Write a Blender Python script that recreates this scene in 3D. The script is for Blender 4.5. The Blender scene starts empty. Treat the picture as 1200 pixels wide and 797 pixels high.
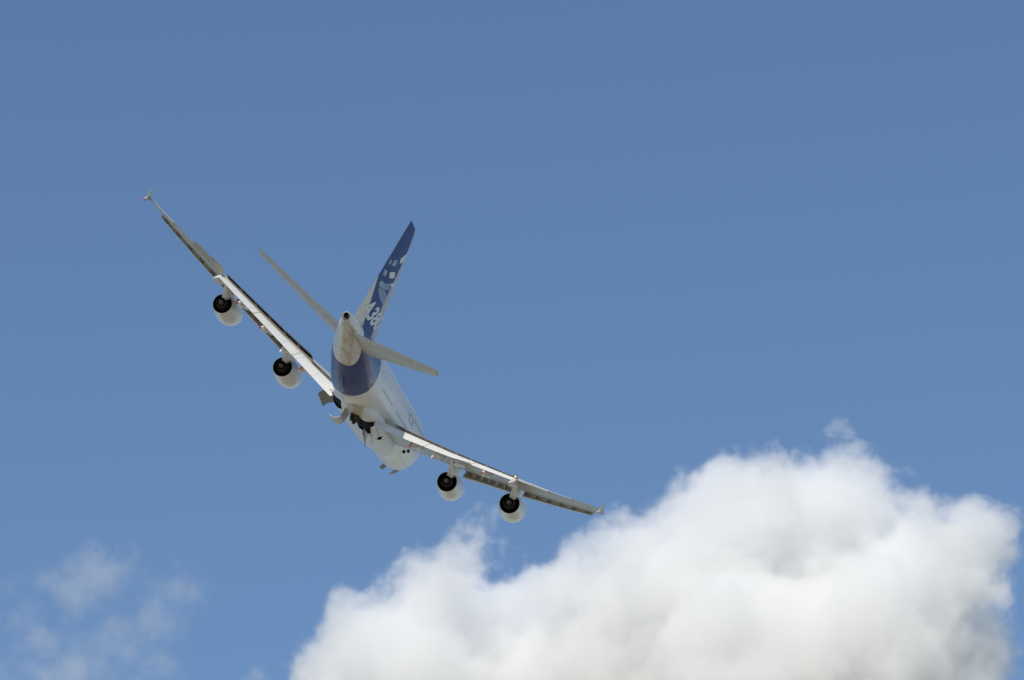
import bpy, bmesh, math, random
import numpy as np
from mathutils import Matrix, Vector
random.seed(4)
R = math.radians
SC = bpy.context.scene
COL = SC.collection

# ------------------------------------------------------------------ camera, sky, sun, exposure
ELEV = 34.0
CAM_LOC = Vector((0, 0, 1.7))
cam_d = bpy.data.cameras.new('camera')
cam = bpy.data.objects.new('camera', cam_d)
COL.objects.link(cam)
cam.location = CAM_LOC
cam.rotation_euler = (R(90 + ELEV), 0, 0)
cam_d.sensor_width = 36
cam_d.lens = 136.95
cam_d.clip_end = 60000
cam_d.clip_start = 0.5
SC.camera = cam

SUN_EL, SUN_AZ = 26.6, 192.6          # azimuth clockwise from +Y (the view direction)
sun_dir = Vector((math.cos(R(SUN_EL)) * math.sin(R(SUN_AZ)), math.cos(R(SUN_EL)) * math.cos(R(SUN_AZ)), math.sin(R(SUN_EL))))
W = bpy.data.worlds.new('World')
SC.world = W
W.use_nodes = True
wn, wl = W.node_tree.nodes, W.node_tree.links
wn.clear()
wo = wn.new('ShaderNodeOutputWorld')
bg = wn.new('ShaderNodeBackground')
sky = wn.new('ShaderNodeTexSky')
sky.sky_type = 'NISHITA'
sky.sun_disc = False
sky.sun_elevation = R(SUN_EL)
sky.sun_rotation = R(SUN_AZ)
sky.altitude = 100
sky.air_density = 1.3
sky.dust_density = 0.3
sky.ozone_density = 3.0
bg.inputs['Strength'].default_value = 0.115
wb = wn.new('ShaderNodeMix')          # one constant white balance for the whole sky
wb.data_type = 'RGBA'
wb.blend_type = 'MULTIPLY'
wb.inputs[0].default_value = 1.0
wb.inputs[7].default_value = (0.95, 1.01, 1.10, 1)
wl.new(sky.outputs[0], wb.inputs[6])
wl.new(wb.outputs[2], bg.inputs[0])
wl.new(bg.outputs[0], wo.inputs[0])
sl = bpy.data.lights.new('sun', 'SUN')
sun = bpy.data.objects.new('sun', sl)
COL.objects.link(sun)
sl.energy = 3.4
sl.angle = R(0.5)
sl.color = (1.0, 0.93, 0.82)
sun.rotation_euler = sun_dir.to_track_quat('Z', 'Y').to_euler()
SC.view_settings.view_transform = 'Standard'
SC.view_settings.look = 'None'
SC.view_settings.exposure = 0.0
SC.view_settings.gamma = 1.0
SC.view_settings.use_curve_mapping = False
SC.cycles.volume_bounces = 14
SC.cycles.max_bounces = 24
SC.cycles.volume_step_rate = 0.3

# ------------------------------------------------------------------ node helpers
class NT:
    def __init__(self, name):
        self.mat = bpy.data.materials.new(name)
        self.mat.use_nodes = True
        self.t = self.mat.node_tree
        self.n = self.t.nodes
        self.n.clear()
        self.out = self.n.new('ShaderNodeOutputMaterial')
    def put(self, v, sock):
        if isinstance(v, (int, float)):
            sock.default_value = v
        elif isinstance(v, (tuple, list)):
            sock.default_value = (*v, 1.0) if len(v) == 3 and len(sock.default_value) == 4 else v
        else:
            self.t.links.new(v, sock)
    def m(self, op, a, b=None, c=None, clamp=False):
        n = self.n.new('ShaderNodeMath')
        n.operation = op
        n.use_clamp = clamp
        for i, v in enumerate((a, b, c)):
            if v is not None:
                self.put(v, n.inputs[i])
        return n.outputs[0]
    def mul(self, *a):
        r = a[0]
        for b in a[1:]:
            r = self.m('MULTIPLY', r, b)
        return r
    def step(self, v, e0, e1):          # smooth 0..1 from e0 to e1
        n = self.n.new('ShaderNodeMapRange')
        n.interpolation_type = 'SMOOTHSTEP'
        self.put(v, n.inputs[0]); self.put(e0, n.inputs[1]); self.put(e1, n.inputs[2])
        n.inputs[3].default_value = 0; n.inputs[4].default_value = 1
        return n.outputs[0]
    def coords(self):
        tc = self.n.new('ShaderNodeTexCoord')
        sp = self.n.new('ShaderNodeSeparateXYZ')
        self.t.links.new(tc.outputs['Object'], sp.inputs[0])
        self.obj = tc.outputs['Object']
        return sp.outputs[0], sp.outputs[1], sp.outputs[2]
    def vec(self, x, y, z):
        n = self.n.new('ShaderNodeCombineXYZ')
        for i, v in enumerate((x, y, z)):
            self.put(v, n.inputs[i])
        return n.outputs[0]
    def scaled(self, v, s):
        n = self.n.new('ShaderNodeVectorMath')
        n.operation = 'MULTIPLY'
        self.put(v, n.inputs[0]); n.inputs[1].default_value = s
        return n.outputs[0]
    def noise(self, v, scale, detail=4, rough=0.5):
        n = self.n.new('ShaderNodeTexNoise')
        if v is not None:
            self.put(v, n.inputs['Vector'])
        n.inputs['Scale'].default_value = scale
        n.inputs['Detail'].default_value = detail
        n.inputs['Roughness'].default_value = rough
        return n.outputs[0]
    def mix(self, f, a, b, blend='MIX'):
        n = self.n.new('ShaderNodeMix')
        n.data_type = 'RGBA'
        n.blend_type = blend
        self.put(f, n.inputs[0]); self.put(a, n.inputs[6]); self.put(b, n.inputs[7])
        return n.outputs[2]
    def bsdf(self, color, rough=0.4, metal=0.0, coat=0.0, spec=0.5, normal=None):
        b = self.n.new('ShaderNodeBsdfPrincipled')
        self.put(color, b.inputs['Base Color']); self.put(rough, b.inputs['Roughness'])
        self.put(metal, b.inputs['Metallic'])
        b.inputs['Coat Weight'].default_value = coat
        b.inputs['Coat Roughness'].default_value = 0.05
        b.inputs['Specular IOR Level'].default_value = spec
        if normal is not None:
            self.t.links.new(normal, b.inputs['Normal'])
        self.t.links.new(b.outputs[0], self.out.inputs[0])
        return b

def paint(name, col, rough=0.38, coat=0.3, dirt=0.12, streak=(0.12, 1.2, 1.2), metal=0.0, lines=None, spec=0.5, tan_bounce=False):
    k = NT(name)
    x, y, z = k.coords()
    n1 = k.noise(k.scaled(k.obj, streak), 1.6, 5, 0.6)
    n2 = k.noise(k.obj, 0.5, 3)
    d = k.mul(k.step(n1, 0.45, 0.75), dirt)
    c = k.mix(d, col, tuple(v * 0.45 for v in col))
    c = k.mix(k.mul(n2, 0.18), c, tuple(min(1, v * 1.05) * w for v, w in zip(col, (0.93, 0.9, 0.84))))
    if lines:
        pitch_x, pitch_y, depth = lines
        lm = k.m('LESS_THAN', k.m('FRACT', k.m('DIVIDE', k.m('ADD', x, 200), pitch_x)), 0.08 / pitch_x)
        l2 = k.m('LESS_THAN', k.m('FRACT', k.m('DIVIDE', k.m('ADD', y, 200), pitch_y)), 0.08 / pitch_y)
        c = k.mix(k.mul(k.m('MAXIMUM', lm, l2), depth), c, (0.06, 0.06, 0.06))
    r = k.m('ADD', rough, k.mul(n1, 0.15))
    if tan_bounce:                            # tan ground bounce painted into the colour aft of the gear bays
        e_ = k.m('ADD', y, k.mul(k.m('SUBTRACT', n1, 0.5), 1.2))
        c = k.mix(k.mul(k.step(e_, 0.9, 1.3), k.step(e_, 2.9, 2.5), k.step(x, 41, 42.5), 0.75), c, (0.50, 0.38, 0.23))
    k.bsdf(c, r, metal, coat, spec)
    return k.mat

M = {}
M['wing'] = paint('grey_wing_paint', (0.52, 0.50, 0.465), 0.42, 0.15, 0.2, (0.25, 0.9, 1), lines=(5.7, 4.3, 0.35))
M['flap'] = paint('pale_flap_paint', (0.80, 0.78, 0.735), 0.45, 0.1, 0.10, (0.3, 0.6, 1), lines=(60, 3.1, 0.25))
M['white'] = paint('white_paint', (0.80, 0.77, 0.72), 0.38, 0.15, 0.12)
M['under'] = paint('bare_primer_underside', (0.10, 0.095, 0.085), 0.6, 0.0, 0.4)
M['slatback'] = paint('slat_back_primer', (0.40, 0.38, 0.33), 0.6, 0.0, 0.4, (1, 1.5, 1))
M['dark'] = paint('dark_bay_metal', (0.014, 0.0135, 0.013), 0.8, 0.0, 0.3, (1, 1, 1), spec=0.1)
M['fairing'] = paint('white_paint_tan_bounce', (0.80, 0.77, 0.72), 0.38, 0.1, 0.15, tan_bounce=True)
M['red'] = paint('red_paint', (0.55, 0.045, 0.03), 0.4, 0.2, 0.1)
M['door'] = paint('gear_door_inner_primer', (0.30, 0.285, 0.25), 0.6, 0.0, 0.35, (1, 1, 1))
M['metal'] = paint('bare_leading_edge_metal', (0.66, 0.65, 0.64), 0.28, 0.0, 0.1, metal=0.8)
M['hot'] = paint('heat_stained_nozzle_metal', (0.035, 0.033, 0.033), 0.45, 0.0, 0.3, (1, 1, 1), metal=0.5)
M['plug'] = paint('exhaust_cone_metal', (0.16, 0.15, 0.14), 0.45, 0.0, 0.3, (1, 1, 1), metal=0.6)
M['tyre'] = paint('tyre_rubber', (0.03, 0.03, 0.03), 0.8, 0.0, 0.2, (1, 1, 1))
M['lightblue'] = paint('pale_blue_paint', (0.11, 0.19, 0.38), 0.35, 0.4, 0.05)
M['midblue'] = paint('mid_blue_paint', (0.035, 0.07, 0.25), 0.35, 0.4, 0.05)
M['letter'] = paint('white_letter_paint', (0.62, 0.63, 0.62), 0.35, 0.4, 0.05)
BLUE = (0.009, 0.031, 0.175)

def fuselage_mat():
    k = NT('fuselage_livery_paint')
    x, y, z = k.coords()
    st = k.noise(k.scaled(k.obj, (0.06, 1.5, 1.5)), 1.3, 5, 0.6)
    n2 = k.noise(k.obj, 0.35, 4)
    white = k.mix(k.mul(k.step(st, 0.42, 0.72), 0.34), (0.80, 0.77, 0.72), (0.46, 0.44, 0.41))
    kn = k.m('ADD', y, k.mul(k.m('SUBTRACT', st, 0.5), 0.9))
    keel_bounce = k.mul(k.step(kn, -0.25, 0.15), k.step(kn, 1.7, 1.25), k.step(z, 2.6, 2.2), k.step(x, 47.5, 48.5))
    white = k.mix(k.mul(keel_bounce, k.step(st, 0.3, 0.62), 0.75), white, (0.56, 0.43, 0.25))  # warm light off the ground, painted tan into the white underside
    # blue tail band
    xf = k.m('ADD', 50.4, k.m('MULTIPLY', k.m('MAXIMUM', k.m('ADD', z, 1.5), 0.0), 0.5))
    xa = k.m('ADD', 58.9, k.m('MINIMUM', k.mul(k.m('POWER', k.m('MAXIMUM', k.m('ADD', z, 1.3), 0.0), 1.5), 0.8), 5.0))
    blue = k.mul(k.step(k.m('SUBTRACT', x, xf), -0.03, 0.03), k.step(k.m('SUBTRACT', xa, x), -0.03, 0.03))
    c = k.mix(blue, white, BLUE)
    # frames and lap joints
    ln = k.m('LESS_THAN', k.m('FRACT', k.m('DIVIDE', k.m('ADD', x, 0.7), 5.3)), 0.011)
    l2 = k.m('LESS_THAN', k.m('FRACT', k.m('DIVIDE', k.m('ADD', z, 9.4), 2.3)), 0.02)
    c = k.mix(k.mul(k.m('MAXIMUM', ln, l2), 0.34), c, (0.2, 0.2, 0.21))
    # two rows of cabin windows
    wx = k.m('LESS_THAN', k.m('FRACT', k.m('DIVIDE', x, 0.56)), 0.45)
    r1 = k.mul(k.step(k.m('ABSOLUTE', k.m('ADD', z, -0.4)), 0.2, 0.16), k.step(x, 8.0, 8.02), k.step(x, 46.0, 45.98))
    r1 = k.mul(r1, k.m('GREATER_THAN', k.m('ABSOLUTE', k.m('SUBTRACT', x, 35)), 1.6))
    r2 = k.mul(k.step(k.m('ABSOLUTE', k.m('ADD', z, -2.35)), 0.2, 0.16), k.step(x, 9.0, 9.02), k.step(x, 20.0, 19.98))
    c = k.mix(k.mul(wx, k.m('MAXIMUM', r1, r2)), c, (0.07, 0.08, 0.10))
    def frame(cx, cz, hx, hz, w_):
        ax = k.m('SUBTRACT', hx, k.m('ABSOLUTE', k.m('SUBTRACT', x, cx)))
        az = k.m('SUBTRACT', hz, k.m('ABSOLUTE', k.m('SUBTRACT', z, cz)))
        d_ = k.m('MINIMUM', ax, az)
        return k.mul(k.m('GREATER_THAN', d_, 0.0), k.m('LESS_THAN', d_, w_))
    c = k.mix(k.mul(frame(52.6, .75, .75, 1.15, .1), 0.8), c, (0.75, 0.75, 0.75))
    for cx in (35.0, 9.2, 20.5):
        c = k.mix(k.mul(frame(cx, .35, .6, 1.05, .07), 0.6), c, (0.15, 0.15, 0.16))
    bs = k.bsdf(c, k.m('ADD', 0.25, k.mul(n2, 0.2)), 0.0, 0.13)
    k.t.links.new(k.m('MULTIPLY_ADD', blue, 0.06, 0.1), bs.inputs['Coat Weight'])
    return k.mat
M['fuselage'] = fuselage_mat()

def fin_mat():
    k = NT('tail_fin_livery_paint')
    x, y, z = k.coords()
    st = k.noise(k.scaled(k.obj, (0.3, 1, 0.3)), 1.3, 5, 0.6)
    blue = k.mix(k.mul(st, 0.25), (0.012, 0.048, 0.25), (0.025, 0.085, 0.32))
    # white rudder foot behind a raked line, grey leading edge strip
    w = k.step(k.m('SUBTRACT', x, k.m('ADD', 62.6, k.m('MULTIPLY', k.m('SUBTRACT', z, 4.25), 1.2))), -0.04, 0.04)
    c = k.mix(w, blue, (0.74, 0.74, 0.73))
    le = k.m('ADD', 51.6, k.m('MULTIPLY', k.m('SUBTRACT', z, 3.6), 1.111))
    wd = k.m('MINIMUM', 4.3, k.m('MAXIMUM', 1.3, k.m('SUBTRACT', 7.7, k.m('MULTIPLY', z, 0.42))))
    l = k.step(k.m('SUBTRACT', k.m('SUBTRACT', x, le), wd), 0.25, -0.35)
    c = k.mix(l, c, (0.56, 0.53, 0.55))
    k.bsdf(c, 0.45, 0, 0.0, spec=0.15)
    return k.mat
M['fin'] = fin_mat()

def nacelle_mat():
    k = NT('nacelle_white_paint')
    x, y, z = k.coords()
    st = k.noise(k.scaled(k.obj, (0.3, 1.3, 1.3)), 1.5, 5, 0.6)
    c = k.mix(k.mul(k.step(st, 0.45, 0.8), 0.2), (0.82, 0.785, 0.73), (0.45, 0.42, 0.37))
    k.bsdf(c, k.m('ADD', 0.25, k.mul(st, 0.15)), 0, 0.2)
    return k.mat
M['nacelle'] = nacelle_mat()

# ------------------------------------------------------------------ mesh helpers
OFF = Vector((36.0, 0.0, -4.9))      # point of the aircraft taken as its base

def link(name, me, parent, mats, top=False, angle=35):
    o = bpy.data.objects.new(name, me)
    COL.objects.link(o)
    for mm in mats:
        me.materials.append(mm)
    for p in me.polygons:
        p.use_smooth = True
    me.set_sharp_from_angle(angle=R(angle))
    if parent is not None:
        o.parent = parent
        if parent.get('is_root'):
            o.location = -OFF
    return o

class MB:
    """collects shapes into one mesh"""
    def __init__(self):
        self.v, self.f, self.mi = [], [], []
    def grid(self, rings, mi=0, close=True, cap0=True, cap1=True, capmi=None):
        base = len(self.v)
        n = len(rings[0])
        for r in rings:
            self.v += [tuple(p) for p in r]
        for i in range(len(rings) - 1):
            for j in range(n if close else n - 1):
                a = base + i * n + j
                b = base + i * n + (j + 1) % n
                self.f.append((a, b, b + n, a + n)); self.mi.append(mi)
        cm = mi if capmi is None else capmi
        if cap0:
            self.f.append(tuple(base + j for j in range(n))[::-1]); self.mi.append(cm)
        if cap1:
            e = base + (len(rings) - 1) * n
            self.f.append(tuple(e + j for j in range(n))); self.mi.append(cm)
        return self
    def prism(self, poly, axis_vec, mi=0):
        a = [Vector(p) for p in poly]
        b = [p + Vector(axis_vec) for p in a]
        return self.grid([a, b], mi)
    def box(self, c, sx, sy, sz, rot=None, mi=0):
        c = Vector(c)
        vs = [Vector((x * sx / 2, y * sy / 2, 0)) for x, y in ((-1, -1), (1, -1), (1, 1), (-1, 1))]
        rings = []
        for zz in (-sz / 2, sz / 2):
            ring = []
            for v in vs:
                q = Vector((v.x, v.y, zz))
                if rot is not None:
                    q = rot @ q
                ring.append(c + q)
            rings.append(ring)
        return self.grid(rings, mi)
    def tube(self, a, b, r0, r1=None, n=12, mi=0):
        a, b = Vector(a), Vector(b)
        r1 = r0 if r1 is None else r1
        q = (b - a).to_track_quat('Z', 'Y')
        rings = [[p + q @ Vector((r * math.cos(t), r * math.sin(t), 0)) for t in (2 * math.pi * i / n for i in range(n))] for p, r in ((a, r0), (b, r1))]
        return self.grid(rings, mi)
    def lathe_x(self, prof, o, n=56, mi=0, tilt=0.0, toe=0.0, mis=None, cap0=False, cap1=False):
        rot = Matrix.Rotation(tilt, 3, 'Y') @ Matrix.Rotation(toe, 3, 'Z')
        rings = []
        for x, r in prof:
            rings.append([Vector(o) + rot @ Vector((x, r * math.cos(t), r * math.sin(t))) for t in (2 * math.pi * i / n for i in range(n))])
        if mis is None:
            return self.grid(rings, mi, True, cap0, cap1)
        for i in range(len(rings) - 1):
            self.grid(rings[i:i + 2], mis[i], True, False, False)
        return self
    def build(self, name, parent, mats, angle=35, recalc=True, weld=1e-4):
        me = bpy.data.meshes.new(name)
        me.from_pydata([tuple(v) for v in self.v], [], self.f)
        for p, m_ in zip(me.polygons, self.mi):
            p.material_index = m_
        bm = bmesh.new()
        bm.from_mesh(me)
        if weld:
            bmesh.ops.remove_doubles(bm, verts=bm.verts, dist=weld)
        if recalc:
            bmesh.ops.recalc_face_normals(bm, faces=bm.faces)
        bm.to_mesh(me)
        bm.free()
        return link(name, me, parent, mats, angle=angle)

def smooth_interp(xs, ys, q):
    """monotone-ish cubic through the stations"""
    xs, ys = np.array(xs, float), np.array(ys, float)
    d = np.diff(ys) / np.diff(xs)
    m = np.zeros_like(ys)
    m[1:-1] = np.where(d[:-1] * d[1:] > 0, 2 * d[:-1] * d[1:] / (d[:-1] + d[1:] + 1e-12), 0)
    m[0], m[-1] = d[0], d[-1]
    q = np.array(q, float)
    i = np.clip(np.searchsorted(xs, q) - 1, 0, len(xs) - 2)
    h = xs[i + 1] - xs[i]
    t = (q - xs[i]) / h
    return (2*t**3-3*t**2+1)*ys[i] + (t**3-2*t**2+t)*h*m[i] + (-2*t**3+3*t**2)*ys[i+1] + (t**3-t**2)*h*m[i+1]

def airfoil_t(u, tc):
    u = max(u, 0.0)
    return 5 * tc * (0.2969 * math.sqrt(u) - 0.126 * u - 0.3516 * u * u + 0.2843 * u ** 3 - 0.1036 * u ** 4)

# ------------------------------------------------------------------ the airliner's root
CP = Vector((45, 0, 0))
RC = Matrix(((-0.11489456, 0.80130793, 0.58711569), (-0.25550501, 0.54730707, -0.79697689), (-0.95995647, -0.24157931, 0.14185559)))
TC = Vector((-20.96562654, 5.51912204, 544.85783625))
e = R(ELEV)
CW = Matrix(((1, 0, 0), (0, math.sin(e), math.cos(e)), (0, -math.cos(e), math.sin(e))))  # camera right/down/forward -> world
def ac_world(p):
    return CAM_LOC + CW @ (RC @ (Vector(p) - CP) + TC)
root = bpy.data.objects.new('airliner', None)
COL.objects.link(root)
root.matrix_world = Matrix.Translation(ac_world(OFF)) @ (CW @ RC).to_4x4()
root['is_root'] = 1
root['label'] = 'white and blue four engined jet airliner banking away with its gear doors open'
root['category'] = 'airplane'

# ------------------------------------------------------------------ fuselage
FS = [(0.0, .02, .02, -1.65), (.25, .62, .62, -1.62), (.6, .98, 1.0, -1.55), (1.5, 1.7, 1.75, -1.3), (3, 2.45, 2.65, -.95), (5, 3.05, 3.5, -.5),
      (7.5, 3.42, 4.0, -.2), (10, 3.57, 4.2, 0), (20, 3.57, 4.2, 0), (30, 3.57, 4.2, 0), (45, 3.57, 4.2, 0), (49, 3.54, 4.12, .08),
      (53, 3.38, 3.7, .48), (57, 3.05, 3.08, 1.05), (61, 2.5, 2.35, 1.65), (64.5, 1.85, 1.7, 2.15), (67.5, 1.2, 1.12, 2.55), (69.5, .74, .75, 2.82), (70.3, .58, .6, 2.9)]
_a = np.array(FS)
def fus(x):
    return [float(smooth_interp(_a[:, 0], _a[:, i], [x])[0]) for i in (1, 2, 3)]
def fus_ring(x, n=72, grow=0.0):
    w, h, zc = fus(x)
    w += grow; h += grow
    return [(x, w * math.cos(t), zc + h * math.sin(t)) for t in (2 * math.pi * i / n for i in range(n))]
xs = np.concatenate([[0, .06, .15, .25, .4, .6, .9], np.arange(1.2, 10, .4), np.arange(10, 45, 2.5), np.arange(45, 70.3, .7), [70.3]])
mb = MB()
mb.grid([fus_ring(x) for x in xs], 0, True, True, False)
r0 = fus_ring(70.3)
def shrink(r, k, dx):
    c = Vector((70.3, 0, 2.9))
    return [tuple(c + (Vector(p) - c) * k + Vector((dx, 0, 0))) for p in r]
mb.grid([r0, shrink(r0, .9, .03), shrink(r0, .57, .05)], 1, True, False, False)
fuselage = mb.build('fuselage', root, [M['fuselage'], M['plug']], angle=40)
ex = MB()
ex.lathe_x([(-.1, .34), (.3, .34), (.3, .3), (-.08, .28), (-.08, .02)], (70.3, 0, 2.98), n=24)
ex.build('exhaust_outlet', root, [M['dark']])

# belly fairing
BS = [(16.5, 1.6, .5, -3.62), (19, 2.9, 1.2, -3.45), (22, 3.6, 1.5, -3.2), (26, 3.95, 1.7, -3.0), (32, 4.05, 1.75, -2.95), (38, 3.95, 1.72, -2.95),
      (42, 3.6, 1.5, -3.05), (44.5, 2.75, 1.05, -3.2), (46.5, 1.9, .7, -3.4), (47.8, 1.0, .3, -3.5)]
_b = np.array(BS)
_bc = {}
def belly(x):
    if x not in _bc:
        _bc[x] = _belly(x)
    return _bc[x]
def _belly(x):
    return [float(smooth_interp(_b[:, 0], _b[:, i], [x])[0]) for i in (1, 2, 3)]
def belly_pt(x, t, inset=0.0):
    w, h, zc = belly(x)
    w -= inset; h -= inset
    cx, sx = math.cos(t), math.sin(t)
    p = 2 / 2.6
    return (x, w * math.copysign(abs(cx) ** p, cx), zc + h * math.copysign(abs(sx) ** p, sx))
def belly_z(x, y):
    w, h, zc = belly(x)
    k_ = max(0.0, 1 - (abs(y) / w) ** 2.6)
    return zc - h * k_ ** (1 / 2.6)
def inside(px, py, poly):
    r_ = False
    for i in range(len(poly)):
        (x0, y0), (x1, y1) = poly[i - 1], poly[i]
        if (y0 > py) != (y1 > py) and px < (x1 - x0) * (py - y0) / (y1 - y0) + x0:
            r_ = not r_
    return r_
# gear bays left open in the fairing, seen from below as (x, y) outlines
BAYS = [[(43.4, 1.7), (41.6, 2.7), (40.6, 3.75), (35.0, 3.6), (33.6, 2.4), (34.2, 0.9), (38.5, 1.2)],
        [(33.3, 2.3), (31.2, 2.7), (30.9, 3.7), (32.6, 3.95)],
        [(45.8, -0.5), (44.6, -2.4), (42.5, -3.6), (38.0, -3.9), (38.5, -2.2), (41.0, -0.9)]]
mb = MB(); liner = MB()
XB = np.linspace(16.5, 47.8, 150)
NT_ = 150
for i in range(len(XB) - 1):
    for j in range(NT_):
        t0_, t1_ = 2 * math.pi * j / NT_, 2 * math.pi * (j + 1) / NT_
        c_ = belly_pt((XB[i] + XB[i + 1]) / 2, (t0_ + t1_) / 2)
        q = [belly_pt(XB[i], t0_), belly_pt(XB[i], t1_), belly_pt(XB[i + 1], t1_), belly_pt(XB[i + 1], t0_)]
        in_bay = c_[2] < belly(c_[0])[2] and any(inside(c_[0], c_[1], p) for p in BAYS)
        tgt = mb
        if in_bay:
            q = [belly_pt(XB[i], t0_, .3), belly_pt(XB[i], t1_, .3), belly_pt(XB[i + 1], t1_, .3), belly_pt(XB[i + 1], t0_, .3)]
            tgt = liner
        base = len(tgt.v)
        tgt.v += q; tgt.f.append((base, base + 1, base + 2, base + 3)); tgt.mi.append(0)
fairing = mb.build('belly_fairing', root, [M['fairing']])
liner.build('gear_bay', fairing, [M['dark']])

# ------------------------------------------------------------------ wings
A_DI = 0.15374
def LE(y): return 20.0 + (y - 3) * .722
def CH(y): return float(np.interp(y, [2, 3, 14.9, 39.8], [18.8, 18.2, 11.9, 3.9]))
def INC(y): return R(float(np.interp(y, [2, 14, 39.2], [3.2, 1.5, -0.5])))
def TCK(y): return float(np.interp(y, [2, 12, 39.2], [.135, .11, .095]))
def ZTE(y): return -2.4 + A_DI * (y - 3.57) + .4 * (max(0, y - 27) / 12.8) ** 2
def wpt(y, s, u, v):
    """point of the wing section at y: u along the chord (0 nose, 1 tail), v up, both in chords"""
    c, i = CH(y), INC(y)
    x = LE(y) + u * c * math.cos(i) + v * c * math.sin(i)
    z = ZTE(y) + (1 - u) * c * math.sin(i) + v * c * math.cos(i)
    return (x, s * y, z)
def camber(u): return 0.012 * math.sin(math.pi * min(1, u))
def up(u, y): return camber(u) + airfoil_t(u, TCK(y))
def lo(u, y): return camber(u) - airfoil_t(u, TCK(y)) * .95
def clus(a, b, n):
    return [a + (b - a) * (1 - math.cos(math.pi * i / (n - 1))) / 2 for i in range(n)]
def sect(y, u0, u1, n=14):
    us = clus(u0, u1, n)
    pts = [(u, up(u, y)) for u in us[::-1]] + [(u, lo(u, y)) for u in us[(1 if u0 == 0 else 0):]]
    return pts
def turn(pts, h, ang, du=0.0, dv=0.0):
    ca, sa = math.cos(ang), math.sin(ang)
    return [(h[0] + (u - h[0]) * ca + (v - h[1]) * sa + du, h[1] - (u - h[0]) * sa + (v - h[1]) * ca + dv) for u, v in pts]
def panel(y0, y1, s, fn, n=6, name='flap', parent=None, mats=None, mi_fn=None, angle=35):
    mb = MB()
    ys = np.linspace(y0, y1, n)
    rings = [[wpt(y, s, u, v) for u, v in fn(y)] for y in ys]
    if mi_fn is None:
        mb.grid(rings)
    else:
        m_ = len(rings[0])
        for j in range(m_):
            q = [[r[j], r[(j + 1) % m_]] for r in rings]
            mb.grid(q, mi_fn(j, m_), False, False, False)
        for r in (rings[0], rings[-1]):
            b = len(mb.v); mb.v += r; mb.f.append(tuple(range(b, b + m_))); mb.mi.append(0)
    return mb.build(name, parent, mats, angle=angle)

UF = 0.76     # the fixed wing ends here where flaps and ailerons follow
FLAPS = [(3.9, 11.6, 17), (11.75, 19.2, 17), (19.35, 25.9, 17)]
AIL = [(26.2, 28.6), (28.7, 31.3), (31.4, 35.0)]
FTF = [9.8, 13.5, 17.2, 21.6, 26.0]

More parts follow.
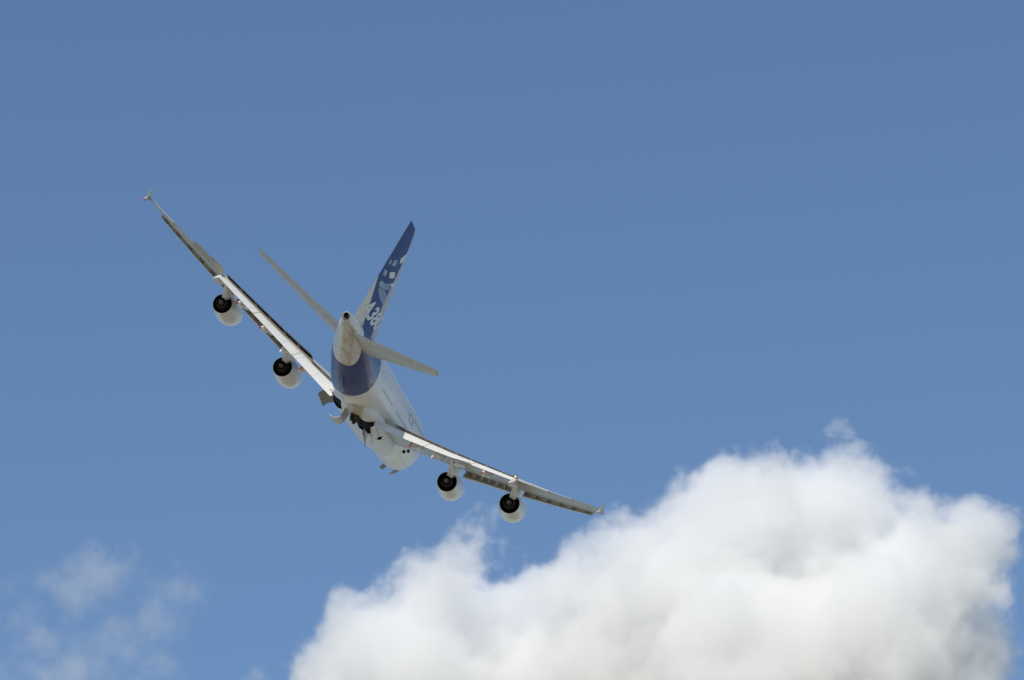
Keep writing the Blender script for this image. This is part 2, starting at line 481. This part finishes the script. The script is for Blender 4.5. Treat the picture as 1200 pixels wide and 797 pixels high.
def make_wing(s):
    left = s < 0
    mb = MB()
    ys = np.concatenate([np.linspace(2.2, 14.9, 14), np.linspace(15.5, 35.02, 16)])
    mb.grid([[wpt(y, s, u, v) for u, v in sect(y, 0, UF, 18)] for y in ys])
    mb.grid([[wpt(y, s, u, v) for u, v in sect(y, 0, 1.0, 18)] for y in (35.05, 36.5, 38, 39, 39.4, 39.55)])
    mb.grid([[wpt(y, s, u, v) for u, v in sect(y, UF - .02, 1.0, 8)] for y in (25.93, 26.05, 26.17)])
    wing = mb.build('wing', root, [M['wing']])
    for y0, y1, dd in FLAPS:
        def fn(y, dd=dd):
            # slotted flap: rounded nose, thin tail
            t = .115
            us = clus(0, 1, 12)
            cf = .30
            pts = [(UF - .035 + u * cf, .012 + airfoil_t(u, t) * cf) for u in us[::-1]] + [(UF - .035 + u * cf, .012 - airfoil_t(u, t) * cf * .7) for u in us[1:]]
            h = (UF - .02, -.03)
            return turn(pts, h, R(dd), .035, -.012)
        panel(y0, y1, s, fn, 6, 'flap', wing, [M['flap']])
    # ailerons
    for (y0, y1), dd in zip(AIL, ((-23, -20, -9) if left else (10, 9, 5))):
        def fn(y, dd=dd):
            pts = sect(y, UF + .004, 1.0, 8)
            return turn(pts, (UF + .004, camber(UF)), R(dd))
        panel(y0, y1, s, fn, 4, 'aileron', wing, [M['wing']])
    # spoilers: raised on the up-going left wing, flush on the right one
    sp_y = np.linspace(5.2, 25.8, 9)
    for i in range(8):
        y0, y1 = sp_y[i] + .04, sp_y[i + 1] - .04
        dd = (0 if i < 2 else 15) if left else 0
        def fn(y, dd=dd):
            u0, u1 = UF - .10, UF + .055
            a = [(u, up(u, y) + .0016) for u in (u1, (u0 + u1) / 2, u0)]
            b = [(u, up(u, y) - .004 + .0016) for u in (u0, (u0 + u1) / 2, u1)]
            return turn(a + b, (u0, up(u0, y)), R(-dd))
        panel(y0, y1, s, fn, 4, 'spoiler', wing, [M['wing'], M['under']], mi_fn=lambda j, m_: 0 if j < 2 else 1)
    # slats, drooped ahead of the nose
    sl = [(16.3, 19.2), (19.25, 22.1), (22.15, 24.6), (26.6, 30.3), (30.35, 34.1), (34.15, 38.0)]
    for y0, y1 in sl:
        def fn(y):
            us = clus(0, .15, 8)
            a = [(u, up(u, y)) for u in us[::-1]]
            b = [(u, lo(u, y)) for u in us[1:4]]
            cove = [(.07, .010)]
            pts = a + b + cove
            return turn(pts, (.15, up(.15, y)), R(-27), -.075, -.05)
        def mi(j, m_):
            return 1 if j >= 10 else 0
        so = panel(y0, y1, s, fn, 4, 'slat', wing, [M['white'], M['slatback']], mi_fn=mi)
        for k in range(2):
            yy = y0 + (y1 - y0) * (.16 + .5 * k + .07 * math.sin(7 * y0 + k))
            q = turn([(.055, .0)], (.15, up(.15, yy)), R(-27), -.075, -.05)[0]
            tr = MB()
            tr.tube(wpt(yy, s, .05, -.035), wpt(yy, s, q[0] - .004, q[1] - .004), .11, .11, 8)
            tr.tube(wpt(yy + .45, s, .05, -.035), wpt(yy + .3, s, q[0] - .004, q[1] - .02), .07, .07, 6)
            tr.build('slat_track', wing, [M['under']])
    # flap track fairings
    for k, y in enumerate(FTF):
        c = CH(y)
        inner = k < 2
        L0, L1 = .50, (1.0 if inner else 1.17)
        n = 22
        rings = []
        for i in range(n + 1):
            t = i / n
            u = L0 + (L1 - L0) * t
            hw = .42 * (max(0, math.sin(math.pi * min(1, .04 + t * .93))) ** .55)
            hh = hw * 1.55
            if not inner and t > .66:
                hw = .42 * (1 - .93 * (t - .66) / .34); hh = hw * 1.5
            if inner:
                hw = .40 * min(1, (t + .03) * 4) ** .5 * (1 - .72 * max(0, (t - .6) / .4))
                hh = .64 * min(1, (t + .03) * 4) ** .5
            base = lo(min(u, UF), y)
            drop = 0 if u < .72 else math.tan(R(14)) * (u - .72)
            x, yy, z = wpt(y, s, u, base - drop)
            z -= .34
            rings.append([(x, yy + hw * math.cos(a), z + hh * math.sin(a)) for a in (2 * math.pi * j / 16 for j in range(16))])
        mb = MB()
        cut = n - 2 if not inner else n
        red_end = k in (0, 2, 3)
        mb.grid(rings[:cut + 1], 0, True, True, inner, capmi=1 if red_end else 0)
        if not inner and red_end:
            mb.grid(rings[cut:], 1, True, False, True)
        else:
            mb.grid(rings[cut:], 0, True, False, True) if cut < n else None
        mb.build('flap_track_fairing', wing, [M['white'], M['red']])
    # wing tip fence
    y = 39.55
    c = CH(y)
    P = Vector(wpt(y, s, 0, 0))
    prof = [(1.9, 0), (3.2, .3), (4.8, 1.1), (5.25, 1.12), (4.5, .1), (4.35, -.1), (5.1, -.88), (4.8, -.9), (3.4, -.3)]
    zoff = [Vector((P.x + a, s * (y - .05), P.z - .02 * a + b * .85)) for a, b in prof]
    mb = MB()
    mid = Vector((0, s * .14, 0))
    mb.prism(zoff, mid)
    if left:
        q = Vector((P.x + 4.85, s * (y + .02), P.z - .86))
        mb.tube(q + Vector((-.22, 0, 0)), q + Vector((.28, 0, 0)), .14, .1, 10, 1)
    mb.build('wingtip_fence', wing, [M['wing'], M['red']])
    return wing

wingR = make_wing(1)
wingL = make_wing(-1)
# added glowing stub for an amber sun glint, outer end of starboard flaps
mb = MB()
p = Vector(wpt(25.7, 1, .86, .022))
mb.tube(p + Vector((-.3, 0, 0)), p + Vector((.15, 0, 0)), .24, .24, 14, 0)
mb.tube(p + Vector((.15, 0, 0)), p + Vector((.3, 0, 0)), .15, .08, 14, 1)
k = NT('amber_glint_glow')
b = k.bsdf((0.8, 0.4, 0.1), 0.4)
b.inputs['Emission Color'].default_value = (1, .62, .25, 1)
b.inputs['Emission Strength'].default_value = 1.2
mb.build('amber_glint', wingR, [M['hot'], k.mat])

# ------------------------------------------------------------------ engines with pylons
def make_engine(s, y, xe, ze):
    ti, to = R(1.3), R(2.0) * s
    erot = Matrix.Rotation(ti, 3, 'Y') @ Matrix.Rotation(to, 3, 'Z')
    o = Vector((xe, s * y, ze)) - erot @ Vector((6.0, 0, 0))
    mb = MB()
    mb.lathe_x([(1.3, 1.42), (.6, 1.44), (.15, 1.5), (.0, 1.6), (.06, 1.7), (.3, 1.8), (.8, 1.91), (1.5, 1.96), (2.4, 1.95), (3.3, 1.86), (4.2, 1.73), (5.1, 1.59), (6.0, 1.45), (6.0, 1.41), (5.0, 1.45), (3.6, 1.46)],
               o, 64, 0, ti, to, mis=[0, 0, 0, 1, 1, 1, 0, 0, 0, 0, 0, 0, 0, 2, 2])
    eng = mb.build('engine', root, [M['nacelle'], M['metal'], M['dark']], angle=45)
    mb = MB()
    mb.lathe_x([(3.6, 1.47), (3.7, 1.05), (4.8, 1.0), (5.8, .9), (6.9, .70), (6.9, .66), (6.2, .64), (6.0, .5)], o, 48, 0, ti, to)
    mb.build('exhaust_nozzle', eng, [M['hot']])
    mb = MB()
    mb.lathe_x([(6.0, .5), (6.6, .44), (7.2, .28), (7.7, .12), (7.8, .02)], o, 32, 0, ti, to, cap1=True)
    mb.build('exhaust_cone', eng, [M['plug']])
    mb = MB()
    mb.lathe_x([(1.3, 1.43), (1.25, .5), (.9, .3), (.6, .05)], o, 40, 0, ti, to)
    mb.build('fan', eng, [M['hot']])
    # pylon
    c = CH(y)
    rings = []
    x0, x1 = xe - 4.6, LE(y) + .62 * c
    for i in range(25):
        t = i / 24
        x = x0 + (x1 - x0) * t
        u = (x - LE(y)) / c
        if u < 0.02:
            wz = wpt(y, s, .02, 0)[2] + u * c * .18
        else:
            wz = wpt(y, s, u, lo(u, y) + .012)[2]
        rel = x - (xe - 6.0)
        top_n = ze + float(np.interp(rel, [1.3, 3.3, 6.0, 6.9, 8.2], [1.88, 1.7, .95, .62, .75])) + .0
        zh = wz if u >= .02 else max(ze + 1.9, min(wz, ze + 1.9 + (wz - ze - 1.9) * max(0, (x - x0) / (LE(y) + .02 * c - x0))))
        tail = (x - (xe + 1.3)) / max(.1, x1 - xe - 1.3)
        zl = top_n if tail <= 0 else top_n + (wz - .15 - top_n) * min(1, tail) ** .8
        zl = min(zl, zh - .05)
        hw = .46 * (math.sin(math.pi * (.06 + .90 * t)) ** .5)
        rings.append([(x, s * y - hw * .75, zl), (x, s * y + hw * .75, zl), (x, s * y + hw, (zl + zh) / 2), (x, s * y + hw * .95, zh), (x, s * y - hw * .95, zh), (x, s * y - hw, (zl + zh) / 2)])
    mb = MB()
    mb.grid(rings)
    mb.build('pylon', eng, [M['white']], angle=50)
for s in (1, -1):
    make_engine(s, 14.9, 29.9, -3.35)
    make_engine(s, 25.7, 36.8, -1.56)

# ------------------------------------------------------------------ tail
def lift_surface(root_pts, tip_pts, fr0, fr1, tc, n=10, rounded=True, normal=(0, 0, 1)):
    """loft between two chord lines; fr0..fr1 of the chord"""
    (la, ta), (lb, tb) = root_pts, tip_pts
    la, ta, lb, tb = map(Vector, (la, ta, lb, tb))
    nv = Vector(normal)
    rings = []
    ts = list(np.linspace(0, .96, n)) + ([.985, 1.0] if rounded else [1.0])
    for t in ts:
        l, tt = la.lerp(lb, t), ta.lerp(tb, t)
        if rounded and t > .96:
            k = (t - .96) / .04
            l = l + (tt - l) * .16 * k * k
        us = clus(fr0, fr1, 12)
        ch = (tt - l).length
        sc = 1.0 if t <= .985 else .5
        ring = [l.lerp(tt, u) + nv * airfoil_t(u, tc) * ch * sc for u in us[::-1]] + [l.lerp(tt, u) - nv * airfoil_t(u, tc) * ch * sc for u in us[(1 if fr0 == 0 else 0):]]
        rings.append(ring)
    return rings

for s in (1, -1):
    rt = ((58.3, s * 1.3, 1.45), (67.4, s * 1.0, 1.95))
    tp = ((69.3, s * 15.1, 3.27), (71.9, s * 15.1, 3.6))
    mb = MB(); mb.grid(lift_surface(rt, tp, .07, .708, .095))
    st = mb.build('horizontal_stabilizer', root, [M['wing']])
    mb = MB(); mb.grid(lift_surface(rt, tp, 0, .069, .095))
    mb.build('leading_edge', st, [M['white']])
    mb = MB(); mb.grid(lift_surface(rt, tp, .728, 1.0, .095))
    mb.build('elevator', st, [M['wing']])

FIN_R = ((51.6, 0, 3.6), (67.1, 0, 3.6))
FIN_T = ((67.6, 0, 18.0), (72.6, 0, 18.2))
mb = MB(); mb.grid(lift_surface(FIN_R, FIN_T, 0, .70, .085, rounded=False, normal=(0, 1, 0)))
# dorsal fillet
rings = []
for i in range(14):
    t = i / 13
    x = 47.0 + 9.5 * t
    zt = 4.0 + 3.0 * t ** 2.2
    rings.append([(x, -.12 - .4 * t, 3.6), (x, -.05 - .25 * t, (3.6 + zt) / 2), (x, 0, zt), (x, .05 + .25 * t, (3.6 + zt) / 2), (x, .12 + .4 * t, 3.6)])
mb.grid(rings)
fin = mb.build('tail_fin', root, [M['fin']])
mb = MB(); mb.grid(lift_surface(FIN_R, FIN_T, .705, 1.0, .085, rounded=False, normal=(0, 1, 0)))
mb.build('rudder', fin, [M['fin']])

# livery on the fin: pale squares riding in arcs, and the type number
def fin_y(x, z):
    t = (z - FIN_R[0][2]) / (FIN_T[0][2] - FIN_R[0][2])
    l = FIN_R[0][0] + (FIN_T[0][0] - FIN_R[0][0]) * t
    r_ = FIN_R[1][0] + (FIN_T[1][0] - FIN_R[1][0]) * t
    return airfoil_t(min(1, max(0.0, (x - l) / (r_ - l))), .085) * (r_ - l)
PATCH = [(0, [(68.44, 13.11), (67.28, 13.47), (66.65, 12.68), (67.98, 12.26)]), (2, [(66.83, 13.89), (66.27, 14.64), (65.69, 15.28), (64.64, 14.24), (65.79, 13.41)]),
         (2, [(66.96, 11.59), (65.3, 12.2), (64.1, 11.81), (64.39, 11.45), (65.8, 11.01)]), (0, [(69.23, 11.21), (67.79, 11.34), (67.26, 10.73), (68.46, 10.54)]),
         (1, [(69.97, 12.61), (69.07, 12.78), (68.38, 12.23), (69.38, 12.03)]), (0, [(67.71, 9.87), (66.29, 10.06), (64.52, 9.53), (66.76, 9.21), (67.58, 9.41)]),
         (1, [(66.04, 10.0), (64.04, 10.68), (62.92, 10.4), (62.82, 9.98), (64.47, 9.51)]), (2, [(63.97, 10.66), (62.95, 11.19), (62.49, 11.79), (61.57, 11.15), (62.02, 10.63)]),
         (1, [(66.76, 9.11), (64.16, 9.53), (61.89, 9.36), (61.12, 8.29), (61.75, 8.15), (64.59, 8.37), (66.32, 8.75)])]
mb = MB()
for mi_, poly in PATCH:
    for s in (1, -1):
        n = len(poly)
        cx = sum(p[0] for p in poly) / n; cz = sum(p[1] for p in poly) / n
        ring = []
        for i in range(n):                       # walk the outline in short steps so it follows the curved skin
            a_, b_ = poly[i], poly[(i + 1) % n]
            for q in range(4):
                ring.append((a_[0] + (b_[0] - a_[0]) * q / 4, a_[1] + (b_[1] - a_[1]) * q / 4))
        base = len(mb.v)
        for f_ in (1.0, .5):
            for x_, z_ in ring:
                X, Z = cx + (x_ - cx) * f_, cz + (z_ - cz) * f_
                mb.v.append((X, s * (fin_y(X, Z) + .025), Z))
        mb.v.append((cx, s * (fin_y(cx, cz) + .025), cz))
        m_ = len(ring)
        for i in range(m_):
            j = (i + 1) % m_
            mb.f.append((base + i, base + j, base + m_ + j, base + m_ + i)); mb.mi.append(mi_)
            mb.f.append((base + m_ + i, base + m_ + j, base + 2 * m_)); mb.mi.append(mi_)
mb.build('livery_pattern', fin, [M['lightblue'], M['midblue'], M['letter']], recalc=False)

def text_mesh(txt, bold=.035, shear=.35):
    cu = bpy.data.curves.new('text', 'FONT')
    cu.body = txt; cu.offset = bold; cu.shear = shear; cu.resolution_u = 6
    to = bpy.data.objects.new('text', cu)
    COL.objects.link(to)
    me = bpy.data.meshes.new_from_object(to.evaluated_get(bpy.context.evaluated_depsgraph_get()))
    vs = np.array([tuple(v.co) for v in me.vertices]); fs = [tuple(p.vertices) for p in me.polygons]
    bpy.data.objects.remove(to); bpy.data.curves.remove(cu); bpy.data.meshes.remove(me)
    lo_, hi_ = vs.min(0), vs.max(0)
    return (vs - lo_) / np.maximum(hi_ - lo_, 1e-6), fs
tv, tf = text_mesh('A380')
mb = MB()
for s in (1, -1):
    base = len(mb.v)
    for u_, v_, _ in tv:
        X = (67.2 - 11.2 * u_) if s > 0 else (56.0 + 11.2 * u_)
        Z = 5.05 + 2.4 * v_
        mb.v.append((X, s * (fin_y(X, Z) + .045), Z))
    mb.f += [tuple(base + i for i in f_) for f_ in tf]; mb.mi += [0] * len(tf)
mb.build('lettering', fin, [M['letter']], recalc=False, weld=0)

# ------------------------------------------------------------------ landing gear, its doors and small fittings
def door(name, hinge, prof, mats, parent=None, thick=.07, n=8):
    """curved panel: hinge is (aft point, front point); prof(t, s) gives the (dy, dz) offset at s along its width, t from aft to front"""
    a_, b_ = Vector(hinge[0]), Vector(hinge[1])
    mb = MB()
    out, inn = [], []
    for i in range(n + 1):
        t = i / n
        h = a_.lerp(b_, t)
        row = [h + Vector((0, *prof(t, j / 8))) for j in range(9)]
        nr = []
        for j in range(9):
            d = row[min(8, j + 1)] - row[max(0, j - 1)]
            nr.append(Vector((0, -d.z, d.y)).normalized() * thick)
        out.append(row); inn.append([p + q for p, q in zip(row, nr)])
    # inner and outer skins with a rim
    nn = 9
    base = len(mb.v)
    for r_ in out + inn:
        mb.v += [tuple(p) for p in r_]
    o2 = (n + 1) * nn
    for i in range(n):
        for j in range(nn - 1):
            q = base + i * nn + j
            mb.f.append((q, q + 1, q + nn + 1, q + nn)); mb.mi.append(0)
            mb.f.append((q + o2, q + nn + o2, q + nn + 1 + o2, q + 1 + o2)); mb.mi.append(1)
    for i in range(n):
        for j in (0, nn - 1):
            q = base + i * nn + j
            mb.f.append((q, q + nn, q + nn + o2, q + o2)); mb.mi.append(0)
    for j in range(nn - 1):
        for i in (0, n):
            q = base + i * nn + j
            mb.f.append((q, q + 1, q + 1 + o2, q + o2)); mb.mi.append(0)
    return mb.build(name, parent or root, mats, angle=45)
WD = [M['white'], M['door']]
DW = [M['door'], M['white']]
# port wing gear door, hanging under the wing root
door('landing_gear_door', ((38.2, -4.8, -2.85), (31.6, -5.0, -3.25)), lambda t, s: (-1.1 * s - .25 * math.sin(math.pi * s), -1.6 * s), [M['door'], M['door']])
# port body gear door: deeper and curled outboard toward the front
door('landing_gear_door', ((43.4, .05, -4.45), (40.0, .05, -4.62)), lambda t, s: (.12 * s - 1.55 * max(0, (s - .4) / .6) ** 1.5, -2.0 * math.sin(min(1.0, s / .85) * 1.57)), [M['wing'], M['wing']])
# starboard doors
door('landing_gear_door', ((40.3, 3.8, -3.3), (34.6, 3.75, -3.55)), lambda t, s: (.28 * math.sin(math.pi * s), -(1.0 + 1.0 * t) * s), DW)
door('landing_gear_door', ((36.2, 2.0, -4.5), (33.0, 2.2, -4.6)), lambda t, s: (.75 * s - .2 * math.sin(math.pi * s), -(1.1 + .6 * t) * s), [M['under'], M['white']])
# nose gear doors
door('landing_gear_door', ((7.0, -.15, -4.0), (4.7, -.15, -3.75)), lambda t, s: (-.25 * s, -.95 * s), [M['door'], M['door']])
door('landing_gear_door', ((4.8, 1.1, -3.62), (2.2, 1.1, -2.8)), lambda t, s: (-.35 * s * s, -1.15 * s), WD)
def bogie(c, tilt):
    c = Vector(c)
    rot = Matrix.Rotation(tilt, 3, 'X')
    mb = MB()
    mb.tube(c + rot @ Vector((0, 0, .9)), c, .2, .16, 14)
    mb.tube(c + Vector((-1.0, 0, 0)), c + Vector((1.0, 0, 0)), .14, .14, 10)
    lg = mb.build('landing_gear', root, [M['door']])
    for dx in (-1.0, 1.0):
        for dy in (-.42, .42):
            w = MB()
            o = c + rot @ Vector((dx, dy, 0))
            ax = rot @ Vector((0, 1, 0))
            pr = [(-.2, .3), (-.22, .52), (-.16, .66), (0, .70), (.16, .66), (.22, .52), (.2, .3), (.08, .26)]
            q = ax.to_track_quat('Z', 'Y')
            rings = [[o + q @ Vector((r_ * math.cos(a_), r_ * math.sin(a_), h_)) for a_ in (2 * math.pi * i / 28 for i in range(28))] for h_, r_ in pr]
            w.grid(rings, 0, True, True, True, capmi=1)
            w.build('wheel', lg, [M['tyre'], M['door']])
bogie((41.4, 1.7, -4.6), R(20))
# faint dark marking high on the forward starboard side: a small lozenge of dashes
mb = MB()
LZ = [(24.6, 2.25), (23.6, 1.5), (19.8, 1.45), (20.6, 2.25), (22.6, 2.5)]
def on_skin(X, Z):
    w, h, zc = fus(X)
    return (X, w * math.sqrt(max(0, 1 - ((Z - zc) / h) ** 2)) + .015, Z)
lc = Vector((22.2, 2.0))
ro = []
for i in range(5):
    a_, b_ = Vector(LZ[i]), Vector(LZ[(i + 1) % 5])
    ro += [a_.lerp(b_, q / 6) for q in range(6)]
n = len(ro)
mb.v += [on_skin(*p) for p in ro] + [on_skin(*(lc + (p - lc) * (.72 if (i // 2) % 2 else .86))) for i, p in enumerate(ro)]
for i in range(n):
    j = (i + 1) % n
    mb.f.append((i, j, n + j, n + i)); mb.mi.append(0)
mb.build('fuselage_marking', fuselage, [paint('dark_marking_ink', (0.16, 0.16, 0.18), 0.4, 0.1, 0.1)], recalc=False)
# long low blister under the blue tail band
mb = MB()
rings = []
for i in range(25):
    t = i / 24
    X = 51.2 + 4.6 * t
    w, h, zc = fus(X)
    th = -math.pi / 2 + .17
    q = math.sin(math.pi * t) ** .5
    c_ = Vector((X, w * math.cos(th), zc + h * math.sin(th)))
    rings.append([c_ + Vector((0, .34 * q * math.cos(a_), .24 * q * math.sin(a_))) for a_ in (2 * math.pi * j / 16 for j in range(16))])
mb.grid(rings)
mb.build('blister_fairing', fuselage, [M['fuselage']])
# air outlets: two dark squares low on the forward starboard side
for k_ in range(2):
    mb = MB()
    x0, z0 = 15.6 - k_ * 1.2, -1.95 + k_ * .56
    ring_o = []
    for X, Z in ((x0, z0), (x0, z0 + .42), (x0 - 1.8, z0 + .42), (x0 - 1.8, z0)):
        w, h, zc = fus(X)
        yy = w * math.sqrt(max(0, 1 - ((Z - zc) / h) ** 2))
        ring_o.append(Vector((X, yy, Z)))
    mb.grid([[p + Vector((0, -.15, 0)) for p in ring_o], [p + Vector((0, .02, 0)) for p in ring_o]])
    mb.build('air_outlet', fuselage, [M['dark']])

# ------------------------------------------------------------------ ground
me = bpy.data.meshes.new('ground')
S = 20000
me.from_pydata([(-S, -S, 0), (S, -S, 0), (S, S, 0), (-S, S, 0)], [], [(0, 1, 2, 3)])
k = NT('dry_airfield_grass')
x, y, z = k.coords()
n1 = k.noise(k.obj, 0.004, 6, .6)
n2 = k.noise(k.obj, 0.05, 5, .6)
c = k.mix(k.step(n1, .42, .6), (0.40, 0.35, 0.27), (0.27, 0.25, 0.17))
c = k.mix(k.mul(n2, .5), c, (0.44, 0.40, 0.33))
k.bsdf(c, .9, spec=.1)
g = link('ground', me, None, [k.mat])
g['kind'] = 'structure'

# ------------------------------------------------------------------ clouds: lumpy bodies of scattering air far behind the aircraft
def px_world(u, v, dist):
    """a point seen at photo pixel (u, v) of the 1200-wide frame, dist metres along the view axis"""
    return CAM_LOC + CW @ Vector(((u - 600) / 4565 * dist, (v - 398.5) / 4565 * dist, dist))
def make_cloud(name, label, blobs, dist, rho, amp, nscale, lo_e, hi_e, seed, ncol=(1, 1, 1), group=None, step=None, hull=1.12, soft=.12, stretch=(1, 1, 1), edge=48, rough=.68):
    s_ = dist / 4565
    ctr = sum((px_world(u, v, dist + dz) for u, v, r_, dz in blobs), Vector()) / len(blobs)
    B = [(px_world(u, v, dist + dz) - ctr, r_ * s_) for u, v, r_, dz in blobs]
    bm = bmesh.new()
    for c, r_ in B:
        bmesh.ops.create_icosphere(bm, subdivisions=3, radius=r_ * hull, matrix=Matrix.Translation(c))
    me = bpy.data.meshes.new(name)
    bm.to_mesh(me); bm.free()
    tmp = bpy.data.objects.new('tmp', me)
    COL.objects.link(tmp)
    md = tmp.modifiers.new('r', 'REMESH')
    md.mode = 'VOXEL'; md.voxel_size = 12 * s_ / .55
    me2 = bpy.data.meshes.new_from_object(tmp.evaluated_get(bpy.context.evaluated_depsgraph_get()))
    bpy.data.objects.remove(tmp); bpy.data.meshes.remove(me)
    me2.name = name
    k = NT(name + '_air')
    x, y, z = k.coords()
    F = None
    for c, r_ in B:
        n = k.n.new('ShaderNodeVectorMath'); n.operation = 'DISTANCE'
        k.t.links.new(k.obj, n.inputs[0]); n.inputs[1].default_value = c
        f = k.m('MULTIPLY_ADD', n.outputs['Value'], -1 / edge, r_ / edge)
        F = f if F is None else k.m('SMOOTH_MAX', F, f, soft)
    nz = k.n.new('ShaderNodeVectorMath'); nz.operation = 'ADD'
    k.t.links.new(k.obj, nz.inputs[0]); nz.inputs[1].default_value = (seed * 371.0, seed * 113.0, 0)
    fb = k.noise(k.scaled(nz.outputs[0], stretch), nscale, 8, rough)
    e_ = k.m('MULTIPLY_ADD', k.m('SUBTRACT', fb, 0.5), amp, F)
    d = k.m('MULTIPLY', k.step(e_, lo_e, hi_e), rho)
    vs = k.n.new('ShaderNodeVolumeScatter')
    vs.inputs['Color'].default_value = (*ncol, 1)
    vs.inputs['Anisotropy'].default_value = 0.0
    k.t.links.new(d, vs.inputs['Density'])
    k.t.links.new(vs.outputs[0], k.out.inputs['Volume'])
    o = link(name, me2, None, [k.mat])
    o.location = ctr
    o['label'] = label
    o['category'] = 'cloud'
    if step: k.mat.cycles.volume_step_rate = step
    if group: o['group'] = group
    return o
BL = [(475, 805, 118, 0), (395, 800, 58, 40), (560, 800, 140, 60), (500, 690, 50, 0), (535, 655, 44, -10), (562, 625, 38, -10), (690, 775, 118, 20), (640, 700, 42, -20), (690, 672, 45, 0),
      (770, 705, 108, 0), (820, 620, 62, 10), (840, 660, 92, 30), (880, 592, 82, 0), (978, 600, 74, 20), (960, 690, 150, 60), (1085, 680, 100, 0), (1140, 655, 58, 30),
      (1168, 628, 40, 0), (1060, 800, 140, 40), (800, 820, 190, 80), (860, 785, 135, -45), (1000, 765, 110, -45)]
make_cloud('cumulus_cloud', 'large bright white billowing cumulus cloud filling the lower right of the sky', BL, 2600, .046, 2.8, .0185, .02, .36, 3, ncol=(1, .993, .98), hull=1.28, step=.6, soft=.35)

# thin torn scraps of cloud low on the left, and the wisp floating off the big cloud's top
WL = [(40, 735, 60, 0), (75, 690, 58, 20), (120, 676, 50, 0), (190, 700, 54, 30), (200, 735, 40, 0), (130, 775, 62, 10), (165, 800, 60, 0), (85, 790, 58, 30), (10, 790, 45, 0)]
make_cloud('wispy_cloud', 'thin torn wisps of see-through cloud low on the left', WL, 3200, .0105, 5.2, .021, .1, 1.3, 7, hull=1.3, step=.7, edge=40)
make_cloud('cloud_wisp', 'small faint scrap of cloud floating just above the top of the big cumulus', [(984, 500, 17, 0), (996, 508, 14, 5), (972, 507, 12, 0)], 2650, .03, 3.0, .04, 0.0, .8, 5, hull=1.35, step=2, edge=12)
make_cloud('cloud_wisp', 'tiny faint scrap of cloud at the bottom edge left of the big cumulus', [(303, 792, 18, 0), (318, 800, 15, 5), (288, 800, 14, 0)], 3100, .014, 3.4, .035, 0.0, .9, 9, hull=1.35, step=2, edge=13)
